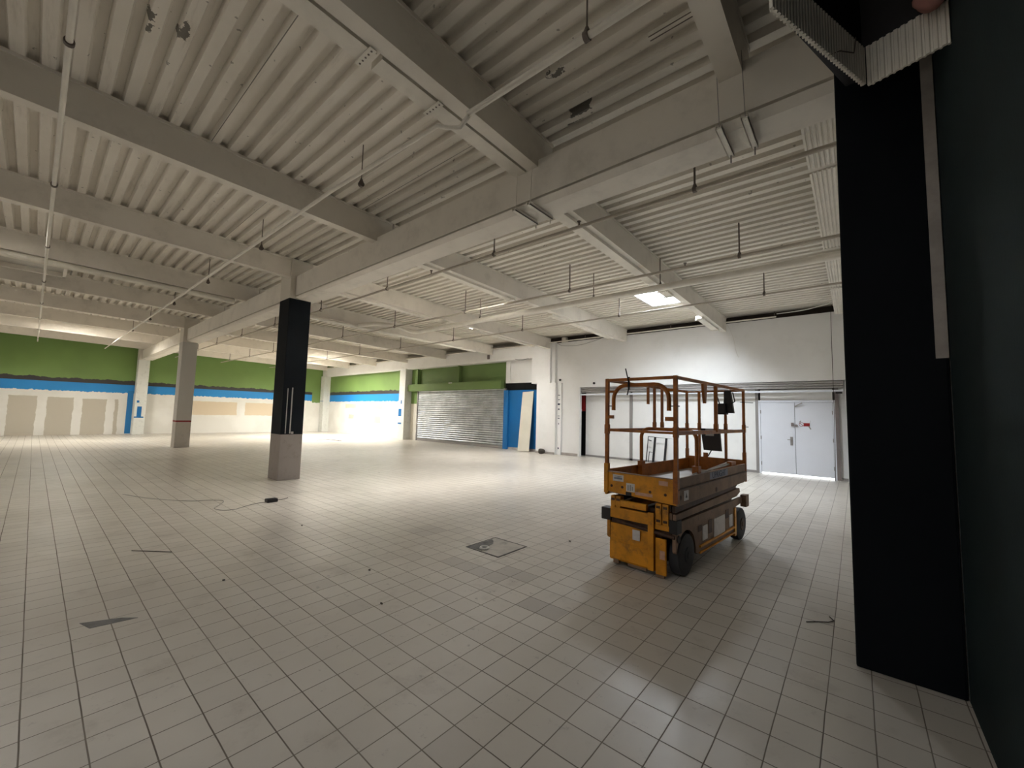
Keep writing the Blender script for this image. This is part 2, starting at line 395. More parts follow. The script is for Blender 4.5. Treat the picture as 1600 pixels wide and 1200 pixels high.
# ------------------------------------------------------------------ walls
lw = band_wall('torn_paint_wall_left', 'y', [(-1.6, -1.0, -.1, 1.8), (-0.76, 0.10, -0.1, 1.87), (0.42, 1.28, -0.1, 1.84), (1.6, 2.44, -0.1, 1.81), (2.76, 2.90, -0.1, 1.83)],
               tan=[(5.3, 8.28, 1.07, 1.88), (8.72, 11.6, 1.08, 1.88)], greenend=(12.85, 13.9, 2.05))
struct('wall_left', MB().box(XL-0.3, XL, YB-0.3, 14.7, 0, 5.4), lw)
struct('wall_right', MB().box(XR, XR+0.3, YB-0.3, 3.47, 0, 5.4), M['teal'])
struct('trim_1', MB().box(XR, XR+0.3, 3.47, 14.7, 0, 5.4), M['white'])
struct('wall_back', MB().box(XL-0.3, XR+0.3, YB-0.3, YB, 0, 5.4), M['white'])
fw = band_wall('torn_paint_wall_far', 'x', [(-26.2, -25.5, 1.02, 1.3), (-23.0, -22.3, 0.8, 1.25)], tan=[(-26.7, -25.3, 1.72, 2.0), (-23.3, -22.1, 1.68, 2.0)], lo=2.16, mid=2.62, top=2.83)
struct('wall_far', MB().box(XL, -19.4, YF, YF+0.3, 0, 4.6), fw)
for i, (x0, x1, p) in enumerate(FILL_WIN):  # unseen windows added around the fill lamps
    fr = MB().box(x0-.06, x0, YB, YB+.09, .2, 3.1).box(x1, x1+.06, YB, YB+.09, .2, 3.1).box(x0-.06, x1+.06, YB, YB+.09, .2, .26).box(x0-.06, x1+.06, YB, YB+.09, 3.04, 3.1)
    for k in (1, 2): fr.box(x0+(x1-x0)*k/3-.03, x0+(x1-x0)*k/3+.03, YB, YB+.09, .2, 3.1)
    wo = obj('fill_window_%d' % (i+1), fr, M['greym']); wo['kind'] = 'structure'
    obj('pane', MB().box(x0, x1, YB+.02, YB+.03, .26, 3.04), M['wpane'], wo)
# plain parts of the far wall right of the wall column
def greenover():
    m, nt, b = newmat('green_over_cream'); n = N(nt)
    zl = n.m('ADD', n.z, n.m('MULTIPLY', n.m('SUBTRACT', n.noise(4, 4), 0.5), 0.12))
    c = n.mix(n.m('GREATER_THAN', zl, 2.02), (0.74, 0.70, 0.62), (0.16, 0.26, 0.07)); n.link(c, b.inputs['Base Color']); b.inputs['Roughness'].default_value = 0.6
    return m
M['greenover'] = greenover()
struct('trim_2', MB().box(-19.4, -18.55, YF, YF+0.3, 0, 4.6), M['greenover'])
struct('trim_3', MB().box(-18.55, -12.05, YF+0.10, YF+0.3, 2.6, 4.6), M['green'])
struct('trim_4', MB().box(-12.05, -10.0, YF, YF+0.3, 2.95, 4.6).box(-12.05, -11.82, YF-0.08, YF, 2.95, 4.0), M['white'])
struct('trim_5', MB().box(-12.1, -10.0, YF-0.012, YF+0.3, 2.63, 2.95), M['blackflat'])
struct('trim_6', MB().box(-12.1, -10.0, YF-0.01, YF+0.3, 0.10, 2.63).box(-12.12, -11.86, YF-0.12, YF, 0, 2.63), M['blue'])
struct('baseboard_far', MB().box(-12.0, -10.2, YF-0.05, YF, 0, 0.10).box(-10.05, -9.13, 13.44, 13.46, 0, 0.09).box(-8.9, -8.18, 13.62, 13.66, 0, 0.10), M['concrete'])
# edge beam over the far wall
struct('trim_7', MB().box(XL, -10.2, 13.52, 13.95, 3.95, 4.52), M['white'])
# boxed pier
struct('trim_8', MB().box(-10.34, -9.40, 13.46, 14.0, 2.86, 4.52).box(-10.06, -9.12, 13.46, 14.0, 0, 2.86).box(-9.40, -9.22, 13.54, 14.0, 2.86, 4.52), M['white'])
# white panel wall right of the pier, with the wide opening beneath
struct('trim_9', MB().box(-9.38, -8.12, 13.66, 13.80, 0, 4.50).box(-8.12, XR, 13.66, 13.80, 2.66, 4.50).box(-8.17, -8.10, 13.62, 13.70, 0, 2.64), M['white'])
struct('trim_10', MB().box(-0.165, XR, 13.60, 13.66, 0, 4.52), M['white'])
# recess behind the opening
struct('trim_11', MB().box(-8.04, -6.22, 14.0, 14.1, 0, 2.7).box(-6.14, -2.24, 14.0, 14.1, 0, 2.7).box(-0.32, XR, 14.0, 14.1, 0, 2.7), M['white'])
struct('trim_12', MB().box(-6.24, -6.12, 13.985, 14.08, 0, 2.4).box(-2.27, -2.19, 13.97, 14.08, 0, 2.7).box(-8.04, -2.27, 13.985, 14.0, 0, 0.07).box(-0.30, -0.16, 13.985, 14.0, 0, 0.07), M['greym'])
struct('trim_13', MB().box(-10.0, -8.0, 14.25, 14.35, 0, 2.8).box(-9.0, -8.08, 13.8, 14.3, 2.45, 2.7), M['blackpl'])  # black backing puts the shade of the gap into the colour
# cavity above the wall head, its shade painted in by a dark back
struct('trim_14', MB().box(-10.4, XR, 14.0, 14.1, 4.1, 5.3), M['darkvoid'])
struct('trim_15', MB().box(XL, -10.4, 14.3, 14.4, 4.0, 5.4), M['beam'])
# double door
dj = MB().box(-2.19, -2.14, 13.96, 14.06, 0, 2.10).box(-0.45, -0.40, 13.96, 14.06, 0, 2.10).box(-2.19, -0.40, 13.96, 14.06, 2.08, 2.14)
door = obj('door_1', dj, M['doorw']); door['kind'] = 'structure'
obj('transom_panel', MB().box(-2.14, -0.45, 13.99, 14.03, 2.14, 2.45), M['white'], door)
obj('side_post', MB().box(-0.40, -0.32, 13.94, 14.06, 0, 2.5), M['brownfr'], door)
for x0, x1 in ((-2.135, -1.305), (-1.295, -0.455)):
    lf = obj('door_leaf', MB().box(x0, x1, 13.97, 14.02, 0.045, 2.075, bevel=0.004), M['doorw'], door)
    for z in (0.3, 1.05, 1.8):
        xh = x0 if x0 < -2 else x1
        obj('hinge', MB().tube([(xh, 13.965, z-.05), (xh, 13.965, z+.05)], 0.012, 8), M['greym'], lf)
obj('lock', MB().box(-1.39, -1.33, 13.93, 13.97, 1.40, 1.50).disc((-1.27, 13.95, 1.42), 'y', 0.035, 0.04), M['brownfr'], door)
obj('handle', MB().box(-1.42, -1.36, 13.955, 13.97, 0.86, 1.10).tube([(-1.39, 13.96, 1.02), (-1.39, 13.91, 1.02), (-1.48, 13.91, 1.02)], 0.01, 8), M['greym'], door)
obj('door_closer_arm', MB().sq((-1.29, 13.94, 1.96), (-1.12, 13.90, 2.06), 0.04, 0.03), M['greym'], door)
# remains of a red sticker on the right leaf
sk = MB().box(-1.10, -0.96, 13.964, 13.969, 1.41, 1.50)
st = obj('torn_sticker', sk, M['red'], door)
ring = MB()
ring.tube([(-1.15+0.055*cos(t), 13.966, 1.46+0.055*sin(t)) for t in [k*2*pi/20 for k in range(21)]], 0.006, 6)
ring.sq((-1.19, 13.966, 1.50), (-1.11, 13.966, 1.42), 0.006, 0.012)
obj('prohibition_ring', ring, M['red'], st)
obj('tape_scrap', MB().sq((-0.96, 13.966, 1.50), (-0.94, 13.966, 1.57), 0.004, 0.02).sq((-0.99, 13.966, 1.42), (-0.94, 13.966, 1.33), 0.004, 0.03).sq((-1.2, 13.966, 1.52), (-1.16, 13.966, 1.56), 0.004, 0.02), M['wire'], st)
struct('wall_outer', MB().box(XL-0.3, XR+0.3, 14.7, 14.9, 0, 5.5), M['darkvoid'])
struct('trim_17', MB().box(-2.13, -0.46, 14.03, 14.05, 0.0, 0.045), M['gapday'])

# ------------------------------------------------------------------ main beam and columns
def mainbeam(name, y0, y1, label, x0=XL, x1=XR):
    mb = MB(); zc, zt = 3.98, 4.485
    pts = [(y0+.10, zc), (y1, zc), (y1, zt), (y0, zt), (y0, zc+.060), (y0+.045, zc+.058), (y0+.045, zc+.040), (y0+.005, zc+.036)]
    mb.prism(pts, 'x', x0, x1)
    return tag(obj(name, mb, M['beam']), label, 'beam')
mainbeam('main_beam', 3.575, 4.0, 'long deep off-white main beam resting on the black column heads', XL+0.62, XR)
# dirt line in the beam groove
def col_mat(name, stops, red=None):
    m, nt, b = newmat(name); n = N(nt)
    c = n.mix(n.m('MULTIPLY', n.ramp(n.noise(7, 6, 0.7), 0.5, 0.7), 0.3), stops[0][1], tuple(v*0.45 for v in stops[0][1]))
    for z, cc in stops[1:]: c = n.mix(n.m('GREATER_THAN', n.z, z), c, cc)
    if red: c = n.mix(n.m('MULTIPLY', n.m('GREATER_THAN', n.z, red[0]), n.m('LESS_THAN', n.z, red[1])), c, (0.22, 0.015, 0.015))
    n.link(c, b.inputs['Base Color']); b.inputs['Roughness'].default_value = 0.65; b.inputs['Specular IOR Level'].default_value = 0.12
    n.link(n.bump(n.noise(30, 4), 0.12, 0.003), b.inputs['Normal'])
    return m
BLK, CEI = (0.0035, 0.005, 0.0075), (0.62, 0.58, 0.51)
mA = col_mat('black_over_bare_concrete', [(0, (0.30, 0.26, 0.235)), (0.98, BLK), (3.97, CEI)])
m2 = col_mat('grey_column_red_line', [(0, (0.50, 0.465, 0.42)), (0.98, (0.50, 0.485, 0.455)), (3.97, CEI)], (0.955, 1.01))
m3 = col_mat('pale_column', [(0, (0.70, 0.71, 0.67)), (3.97, CEI)])
mR = col_mat('black_full_column', [(0, BLK), (4.01, CEI)])
def column(x1, y0, mat, label, w=0.55, d=0.46, top=None, group=None):
    t = thing('square_column', label, 'column', (x1-w/2, y0+d/2, 0), 0, group)
    z = top or zd(x1, y0)
    obj('shaft', MB().box(-w/2, w/2, -d/2, d/2, 0, z, bevel=0.012), mat, t)
    return t
cA = column(-9.40, 3.46, mA, 'black-painted square column with bare concrete foot in mid hall')
obj('bare_strip', MB().box(0.272, 0.279, -0.145, -0.128, 1.0, 1.98).box(0.272, 0.279, -0.055, -0.03, 1.0, 2.0).box(0.272, 0.279, -.02, .03, 0.99, 1.04), M['concrete'], cA, label='two pale vertical strips where a casing was torn off')
c2 = column(-19.23, 3.46, m2, 'grey square column with a dark red line near its foot')
c3 = column(-29.05, 3.46, m3, 'pale wall column with blue paint remains against the green wall')
pp = MB().box(0.272, 0.28, -0.12, 0.06, 0.95, 1.48).box(0.272, 0.28, -0.22, 0.16, 0.88, 0.95).box(0.272, 0.28, -0.16, -0.06, 1.68, 1.80)
obj('paint_patch', pp, M['blue'], c3, label='blue paint patches')
cR = column(0.435, 3.46, mR, 'near-black square column at the right edge, close to the camera', w=0.475)
obj('bare_strip', MB().box(0.183, 0.2375, -0.238, -0.226, 1.92, 4.0), M['concrete'], cR, label='pale vertical strip down the corner')
cw = column(-19.23, 13.40, m3, 'wall column with blue paint remains, left of the roller shutter', top=3.98)
obj('paint_patch', MB().box(-0.26, 0.02, -0.238, -0.228, 1.3, 1.72).box(-0.27, 0.05, -0.238, -0.228, 0.86, 0.94).box(-0.06, 0.03, -0.238, -0.228, 2.0, 2.2), M['blue'], cw, label='blue paint patches')
cc = column(-29.05, 13.40, m3, 'white corner column where the two green walls meet', top=3.98)
obj('blue_thread', MB().box(-0.28, 0.28, -0.238, -0.228, 2.16, 2.19), M['blue'], cc)

# ------------------------------------------------------------------ joists
ORD = ['first', 'second', 'third', 'fourth', 'fifth', 'sixth', 'seventh', 'eighth', 'ninth', 'tenth']
def joist(xr, y0, y1, label, w=0.16, dep=0.42):
    mb = MB(); pts = []
    def z(y, k): return zd(xr, y)-k
    # sloping beam: small top flange chamfer
    for (k0, k1, a, b) in ((0.0, 0.035, xr+.012, xr-w-.012), (0.035, dep, xr, xr-w)):
        v = [mb.bm.verts.new(p) for p in ((b, y0, z(y0, k1)), (a, y0, z(y0, k1)), (a, y0, z(y0, k0)), (b, y0, z(y0, k0)),
                                          (b, y1, z(y1, k1)), (a, y1, z(y1, k1)), (a, y1, z(y1, k0)), (b, y1, z(y1, k0)))]
        for q in ((0, 1, 2, 3), (7, 6, 5, 4), (0, 4, 5, 1), (1, 5, 6, 2), (2, 6, 7, 3), (3, 7, 4, 0)): mb.bm.faces.new([v[i] for i in q])
    return tag(obj('ceiling_joist', mb, M['beam']), label, 'joist', 'ceiling joists')
JL = [-0.62, -2.72, -6.13, -9.44, -12.66, -15.92, -19.28, -22.5, -25.8, -29.0]
JR = [-2.92, -6.13, -9.42, -12.68, -15.95, -19.26, -22.5, -25.8, -29.0]
for i, x in enumerate(JL):
    joist(x, YB, 3.86, 'off-white ceiling joist on the camera side of the main beam, %s from the right' % ORD[i], 0.18 if i == 0 else 0.15)
for i, x in enumerate(JR):
    joist(x, 3.88, 13.5 if i < 3 else 13.52, 'off-white ceiling joist between main beam and far wall, %s from the right' % ORD[i], 0.16)

# light trunking boxes under the joists, with punched end plates
def trunk(x, y0, y1, z0, z1, label, plates=()):
    t = thing('light_trunking', label, 'cable trunking', (x, y0, z0), 0, 'light trunking under the joists')
    L = y1-y0; dz = z1-z0
    mb = MB()
    v = []
    for yy, zz in ((0, 0), (L, dz)):
        for px, pz in ((-.085, 0), (.085, 0), (.085, .07), (-.085, .07)): v.append(mb.bm.verts.new((px, yy, zz+pz)))
    for q in ((0, 1, 2, 3), (7, 6, 5, 4), (0, 4, 5, 1), (1, 5, 6, 2), (2, 6, 7, 3), (3, 7, 4, 0)): mb.bm.faces.new([v[i] for i in q])
    obj('channel', mb, M['pipe'], t)
    for yy in plates:
        k = (yy-y0)/L*dz
        pl = obj('punched_bracket', MB().box(-.12, .12, yy-y0-.03, yy-y0+.03, k-.012, k-.002), M['pipe'], t)
        h = MB()
        for q in range(5): h.disc((-.09+q*.045, yy-y0, k-.013), 'z', 0.009, 0.003, 8)
        obj('hole', h, M['rod'], pl)
    rd = MB()
    for yy in (0.25, L-0.25): rd.tube([(0.075, yy, .05), (0.075, yy, zd(x, y0+yy)-z0-.02)], 0.006, 6)
    obj('hanger_rod', rd, M['rod'], t)
    return t
def jb(x, y): return zd(x, y)-0.42
trunk(-2.98, -3.0, 1.6, jb(-3, -3)-.01, jb(-3, 1.6)-.01, 'pale trunking beside the nearest joist, top of the picture', (1.55,))
trunk(-2.98, 1.65, 3.84, jb(-3, 1.65)-.01, jb(-3, 3.8)-.01, 'pale trunking beside the nearest joist, ending at the main beam', (2.25,))
for (x, a, b, nm) in ((-3.10, 4.35, 8.3, 'under the skylight joist, nearer length'), (-3.10, 8.5, 9.1, 'under the skylight joist, short middle stub'), (-3.10, 11.3, 13.0, 'under the skylight joist, length touching the white wall'),
                  (-6.33, 4.3, 7.4, 'under the second far-side joist, length by the main beam'), (-6.33, 9.0, 12.7, 'under the second far-side joist, length by the far wall'),
                  (-9.62, 4.3, 8.1, 'under the third far-side joist, length by the main beam'), (-9.62, 9.3, 12.6, 'under the third far-side joist, length by the far wall')):
    trunk(x, a, b, jb(x, a)-.05, jb(x, b)-.05, 'pale light trunking '+nm, (a+.1, b-.1))

# ------------------------------------------------------------------ pipes and conduits
def arcp(c, r, a0, a1, n, pl):
    out = []
    for k in range(n+1):
        a = a0+(a1-a0)*k/n
        out.append((c[0]+r*cos(a), c[1]+r*sin(a), c[2]) if pl == 'xy' else (c[0]+r*cos(a), c[1], c[2]+r*sin(a)))
    return out
def pipe_run(name, pts, r, label, cat, rods=(), rodr=0.012, mat='pipe', heads=(), group=None, clamp=True):
    o = thing(name, label, cat, pts[0], 0, group); p0 = Vector(pts[0])
    rel = [tuple(Vector(p)-p0) for p in pts]
    obj('pipe_barrel', MB().tube(rel, r, 12), M[mat], o, smooth=True)
    for x in rods:
        # point on the straight run
        yy = pts[0][1] + (pts[-1][1]-pts[0][1])*(x-pts[0][0])/(pts[-1][0]-pts[0][0]); zz = pts[0][2] + (pts[-1][2]-pts[0][2])*(x-pts[0][0])/(pts[-1][0]-pts[0][0])
        lx, ly, lz = x-p0.x, yy-p0.y, zz-p0.z
        rod = obj('hanger_rod', MB().tube([(lx, ly, lz), (lx, ly, zd(x, yy)-p0.z-.005)], rodr, 6), M['rod'], o)
        if clamp: obj('clamp', MB().tube([(lx-.02, ly, lz), (lx+.02, ly, lz)], r+.012, 12).tube([(lx, ly, lz+r), (lx, ly, lz+r+.05)], [.03, .012], 8), M['rod'], rod)
    for x in heads:
        lx = x-p0.x
        obj('sprinkler_head', MB().tube([(lx, 0, r), (lx, 0, r+.05)], 0.012, 8).disc((lx, 0, r+.055), 'z', 0.03, .006, 12), M['rod'], o)
    return o
bays = [-1.35, -4.56, -7.78, -11.0, -14.3, -17.6, -20.9, -24.1, -27.4]
pipe_run('sprinkler_pipe', [(0.1, 4.80, 4.20), (-29.0, 4.95, 4.28)], 0.024, 'thin sprinkler pipe nearest the main beam on its far side', 'pipe', bays, mat='sprk', heads=[-2.9, -6.2])
pipe_run('sprinkler_pipe', [(0.1, 7.22, 4.18), (-29.0, 7.1, 4.24)], 0.026, 'thin sprinkler pipe just before the thick white pipe', 'pipe', bays, mat='sprk', heads=[-2.2])
pipe_run('sprinkler_pipe', [(0.1, 9.55, 4.13), (-29.0, 9.75, 4.20)], 0.022, 'thin sprinkler pipe passing under the bright skylight', 'pipe', bays, mat='sprk')
pipe_run('sprinkler_pipe', [(-1.62, 13.42, 4.49), (-29.0, 13.42, 4.54)], 0.022, 'thin pipe running along the head of the far white wall', 'pipe', [-1.66]+bays[1:], clamp=False)
big = [(0.1, 7.92, 4.13), (-10.9, 7.98, 4.17)] + [(-11.15, 7.93, 4.2), (-11.3, 7.78, 4.26), (-11.32, 7.5, 4.31), (-11.6, 6.9, 4.33), (-12.3, 6.7, 4.33)]
bp = pipe_run('main_pipe', big, 0.068, 'thick white main pipe crossing below the far-side joists', 'pipe', (), clamp=False)
for x in (-4.4, -8.0, -2.9):
    rod = obj('hanger_rod', MB().tube([(x-.1, .06*(-x/11), .05), (x-.1, .06*(-x/11), zd(x, 7.95)-4.13)], 0.01, 6).tube([(x-.1, 0.03, .07), (x-.1, 0.03, .14)], [.03, .01], 8), M['rod'], bp)
pipe_run('round_duct', [(-12.74, -4.0, 4.525), (-12.74, 3.3, 4.395)], 0.07, 'round pale duct below the fourth joist, camera side of main beam', 'duct')
pipe_run('round_duct', [(-12.5, 4.3, 4.33), (-12.5, 12.2, 4.245)], 0.055, 'round pale duct running from the thick pipe elbow to the far wall', 'duct')
pipe_run('ceiling_conduit', [(-0.4, -0.02, 4.30), (-29.0, -0.09, 4.40)], 0.021, 'thin pale conduit running lengthways at the left of the picture', 'conduit', bays[1:], 0.007)
pipe_run('ceiling_conduit', [(0.4, 2.50, 4.38), (-2.72, 2.46, 4.36)], 0.027, 'pale conduit from the top edge to the nearest joist', 'conduit', (-1.45,), 0.007)
cond = [(-2.70, 2.45, 4.33), (-2.80, 2.44, 4.25), (-2.92, 2.38, 4.27), (-3.0, 2.33, 4.30), (-5.0, 2.25, 4.31), (-29.0, 2.14, 4.38)]
pipe_run('ceiling_conduit', cond, 0.022, 'long pale conduit from the nearest joist towards the green wall', 'conduit', (-4.6, -7.9, -11.1, -14.3, -17.6, -20.9), 0.007)

# clamped channels hung below the main beam
for i, (x, lab) in enumerate(((-3.01, 'left'), (-2.79, 'right'))):
    t = thing('beam_clamp_channel', 'small channel under the main beam at the nearest joist, %s one of the pair' % lab, 'bracket', (x, 3.5, 3.93), 0, 'beam clamp channels')
    obj('channel', MB().box(-.025, .025, 0, .46, 0, .012).box(-.025, -.02, 0, .46, 0, .04).box(.02, .025, 0, .46, 0, .04), M['pipe'], t)
    obj('rod', MB().tube([(0, .03, .0), (0.02, .03, .55)], .005, 6), M['pipe'], t)
    obj('rod', MB().tube([(0, .44, -.05), (0, .44, .1)], .008, 6), M['pipe'], t)
for i, (x, lab) in enumerate(((-0.79, 'left'), (-0.60, 'right'))):
    t = thing('beam_clamp_channel', 'small channel under the main beam near the dark column, %s one of the pair' % lab, 'bracket', (x, 3.5, 3.93), 0, 'beam clamp channels')
    obj('channel', MB().box(-.025, .025, 0, .46, 0, .012).box(-.025, -.02, 0, .46, 0, .04).box(.02, .025, 0, .46, 0, .04), M['pipe'], t)
    obj('rod', MB().tube([(0, .03, .0), (-0.02, .03, .62)], .003, 6), M['greym'], t)
    obj('rod', MB().tube([(0, .44, -.07), (0, .44, .1)], .007, 6), M['greym'], t)

t = thing('deck_slot_channel', 'short dark-edged channel fixed to the deck at the top of the picture', 'channel', (-1.26, 3.21, zd(-1, 3.2)-.02))
obj('channel', MB().box(0, .42, -.035, .035, 0, .03), M['pipe'], t)
obj('slot', MB().box(0, .42, -.028, -.018, -.002, 0).box(0, .42, .018, .028, -.002, 0), M['rod'], t)
tag(obj('round_post', MB().tube([(-9.0, 13.9, 4.3), (-9.0, 13.9, 4.74)], .13, 20), M['pipe'], smooth=True), 'short pale round post in the dark gap above the pier', 'post')
# closed roof hatch between joists at the left
t = thing('roof_hatch', 'closed pale roof hatch frame between joists at the left edge', 'hatch', (-14.9, -0.25, zd(-14.9, -.25)-.02))
fr = MB()
for q in ((-.7, -.62, -.6, .55), (.62, .7, -.6, .55), (-.7, .7, -.6, -.54), (-.7, .7, .49, .55)): fr.box(*q, -.16, 0.0)
obj('frame', fr, M['pipe'], t); obj('lid', MB().box(-.62, .62, -.54, .49, -.05, -.03), M['greycol'], t)

# ------------------------------------------------------------------ ribbed lath soffit along the right edge of the deck
def ribbed_soffit(x0, x1, y0, y1, z, label):
    mb = MB(); x = x0; pts = []
    while x < x1-0.001:
        pts += [(x, 0), (x+.020, 0), (x+.026, .014), (x+.036, .014)]; x += .042
    pts.append((x1+.04, 0)); top = [(p[0], p[1]+.004) for p in pts[::-1]]
    mb.prism([(p[0], z+p[1]) for p in pts+top], 'y', y0, y1)
    return tag(obj('ribbed_lath_panel', mb, M['pipe']), label, 'panel', 'ribbed lath panels')
for (a, b, z, l) in ((4.3, 5.35, 4.30, 'ribbed pale lath panel by the dark column, nearest the main beam'), (5.5, 8.1, 4.33, 'ribbed pale lath panel by the dark column, second and longest one'),
                     (8.35, 10.3, 4.27, 'ribbed pale lath panel by the dark column, third from the main beam'), (10.5, 13.0, 4.28, 'ribbed pale lath panel by the dark column, nearest the far wall')):
    ribbed_soffit(-0.31, 0.36, a, b, z, l)
def hanging_lath(p0, p1, z0, z1, mb):
    p0, p1 = Vector((*p0, 0)), Vector((*p1, 0)); d = p1-p0; L = d.length; d.normalize(); nrm = Vector((-d.y, d.x, 0))
    n = int(L/0.028); pts = []
    for k in range(n):
        s0 = k*L/n
        for ds, dn in ((0, 0), (L/n*.5, 0), (L/n*.62, .008), (L/n*.88, .008)): pts.append(p0+d*(s0+ds)+nrm*dn)
    pts.append(p1); back = [p+nrm*.016 for p in pts[::-1]]
    mb.prism([(p.x, p.y) for p in pts+back], 'z', z0, z1)
mb = MB(); hanging_lath((-.24, 2.14), (.11, 3.0), 3.50, 3.73, mb)
t = thing('hanging_lath_bulkhead', 'broken ribbed lath bulkhead hanging at the top right corner', 'bulkhead', (0, 0, 0))
obj('left_panel', mb, M['pipe'], t)
mb = MB(); hanging_lath((.115, 3.0), (.435, 2.9), 3.49, 3.73, mb); obj('right_panel', mb, M['pipe'], t)
obj('cracked_wire', MB().tube([(-.05, 2.63, 3.50), (.0, 2.73, 3.57), (.06, 2.86, 3.62), (.07, 2.89, 3.73)], .003, 5), M['rod'], t)
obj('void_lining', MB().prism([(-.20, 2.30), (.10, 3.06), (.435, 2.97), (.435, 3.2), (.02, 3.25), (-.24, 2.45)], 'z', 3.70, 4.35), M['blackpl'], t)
def blob(loc, r, mat, name, label, cat, sc=(1, 1, 1), seed=0):
    bm = bmesh.new(); bmesh.ops.create_icosphere(bm, subdivisions=3, radius=r); rnd = random.Random(seed)
    ph = [rnd.uniform(0, 6) for _ in range(6)]
    for v in bm.verts:
        k = 1+.12*sin(v.co.x/r*3+ph[0])+.10*sin(v.co.y/r*4+ph[1])+.1*sin(v.co.z/r*3.5+ph[2])
        v.co = Vector((v.co.x*k*sc[0], v.co.y*k*sc[1], v.co.z*k*sc[2]))
    mbx = MB(); mbx.bm = bm; o = obj(name, mbx, mat, smooth=True); o.location = loc
    return tag(o, label, cat)
blob((.37, 2.84, 3.735), .075, M['pink'], 'pink_blur_clump', 'pinkish clump standing in for a blurred shape over the hanging lath', 'stand-in clump', (1, .7, 1), 3)  # pink lump made up to stand for an unclear blurred shape

# ------------------------------------------------------------------ big roller shutter
def slats(x0, x1, z0, z1, y, pitch=0.105, amp=0.030):
    mb = MB(); pts = []; z = z0
    while z < z1-.001:
        for k in range(6):
            a = pi*k/6; pts.append((y-amp*sin(a), min(z+pitch*k/6, z1)))
        z += pitch
    pts.append((y, z1)); back = [(p[0]+.012, p[1]) for p in pts[::-1]]
    mb.prism(pts+back, 'x', x0, x1); return mb
t = thing('roller_shutter', 'large closed galvanised roller shutter under a green hood', 'shutter', (-15.3, 13.8, 0))
obj('curtain', slats(-3.17, 3.2, .12, 2.72, 0), M['galv'], t)
obj('bottom_bar', MB().box(-3.17, 3.2, -.03, .02, 0, .12), M['greym'], t)
for a in (-3.27, 3.19): obj('guide_rail', MB().box(a, a+.08, -.05, .04, 0, 2.72), M['greym'], t)
obj('hood', MB().box(-3.95, 3.12, -.22, .02, 2.70, 3.08), M['green'], t, label='long green hood box')
for a in (-3.38, 0.02): obj('hood_post', MB().box(a, a+.11, -.06, .12, 3.08, 3.95), M['green'], t)
obj('tag', MB().box(-.45, -.2, -.235, -.22, 3.04, 3.09), M['label'], t)

# half rolled shutter over the wide opening
t = thing('roller_shutter', 'rolled-up grey shutter edge spanning the wide opening before the doors', 'shutter', (-4.45, 13.72, 2.45))
obj('curtain', slats(-3.66, 4.24, .0, .21, 0, .07), M['greym'], t)
obj('bottom_bar', MB().box(-3.66, 4.24, -.03, .02, -.10, -.045), M['doorw'], t, label='pale bottom bar')
obj('end_stop', MB().box(4.08, 4.22, -.05, .0, -.15, -.10), M['blackpl'], t)
ft = thing('wall_fire_box', 'dark red box in the gap left of the white panels', 'fire equipment box', (-8.22, 14.05, 1.75))
obj('case', MB().box(-.12, .12, -.05, .1, 0, .62, bevel=.01), M['red'], ft)
obj('label_plate', MB().box(-.08, .0, -.06, -.05, -.02, .08), M['label'], ft)

# ------------------------------------------------------------------ loose boards, frame, debris
mb = MB(); mb.box(-.30, .30, -.012, .012, 0, 2.57)
o = obj('leaning_board', mb, M['cream']); o.location = (-10.68, 13.42, 0.012); o.rotation_euler = (radians(-8.6), radians(-2.2), 0)
tag(o, 'tall cream board leaning on the blue wall right of the shutter', 'board')

t = thing('metal_frame', 'black tubular metal frame leaning on the white wall behind the lift', 'frame', (-5.0, 13.72, 0)); t.rotation_euler = (radians(-6), radians(3), 0)
obj('outer_frame', MB().tube([(-.52, 0, .02), (-.52, 0, .88), (.52, 0, .88), (.52, 0, .02), (-.52, 0, .02)], .016, 8), M['blackpl'], t)
for x in (-.28, .10): obj('upright', MB().box(x-.035, x+.035, -.012, .012, .02, .88), M['blackpl'], t)
obj('small_loop', MB().tube([(-.42, -.05, .02), (-.42, -.05, .36), (-.22, -.05, .36), (-.22, -.05, .02)], .014, 8), M['blackpl'], t)
obj('latch', MB().sq((-.5, 0, .76), (-.4, 0, .74), .02, .03), M['blackpl'], t)

blob((-9.62, 13.30, 0.10), .12, M['debris'], 'dark_rag', 'small dark bundle on the floor at the foot of the pier', 'rag', (1.3, .8, .9), 5)

# power cable with socket on the floor
pts = [(-9.6, 1.10), (-8.9, 1.35), (-8.25, 1.75), (-8.1, 2.02), (-7.9, 2.12), (-7.6, 1.98), (-7.42, 1.88), (-7.22, 1.92), (-7.15, 2.06), (-7.3, 2.28), (-7.38, 2.48), (-7.37, 2.58)]
t = thing('floor_cable', 'thin dark cable with black connector near the black column', 'cable', (0, 0, 0))
sm = []
for i in range(len(pts)-1):
    p0, p1, p2, p3 = pts[max(i-1, 0)], pts[i], pts[i+1], pts[min(i+2, len(pts)-1)]
    for k in range(5):
        u = k/5; sm.append(tuple(.5*((2*p1[j])+(-p0[j]+p2[j])*u+(2*p0[j]-5*p1[j]+4*p2[j]-p3[j])*u*u+(-p0[j]+3*p1[j]-3*p2[j]+p3[j])*u**3) for j in (0, 1))+(.006,))
sm.append((*pts[-1], .006)); obj('cord', MB().tube(sm, .004, 6), M['wire'], t)
obj('connector', MB().box(-7.43, -7.29, 2.56, 2.72, .0, .055, bevel=.015), M['blackpl'], t)
obj('cable_tail', MB().tube([(-7.36, 2.7, .02), (-7.42, 2.86, .008), (-7.5, 2.95, .006)], .005, 6), M['debris'], t)
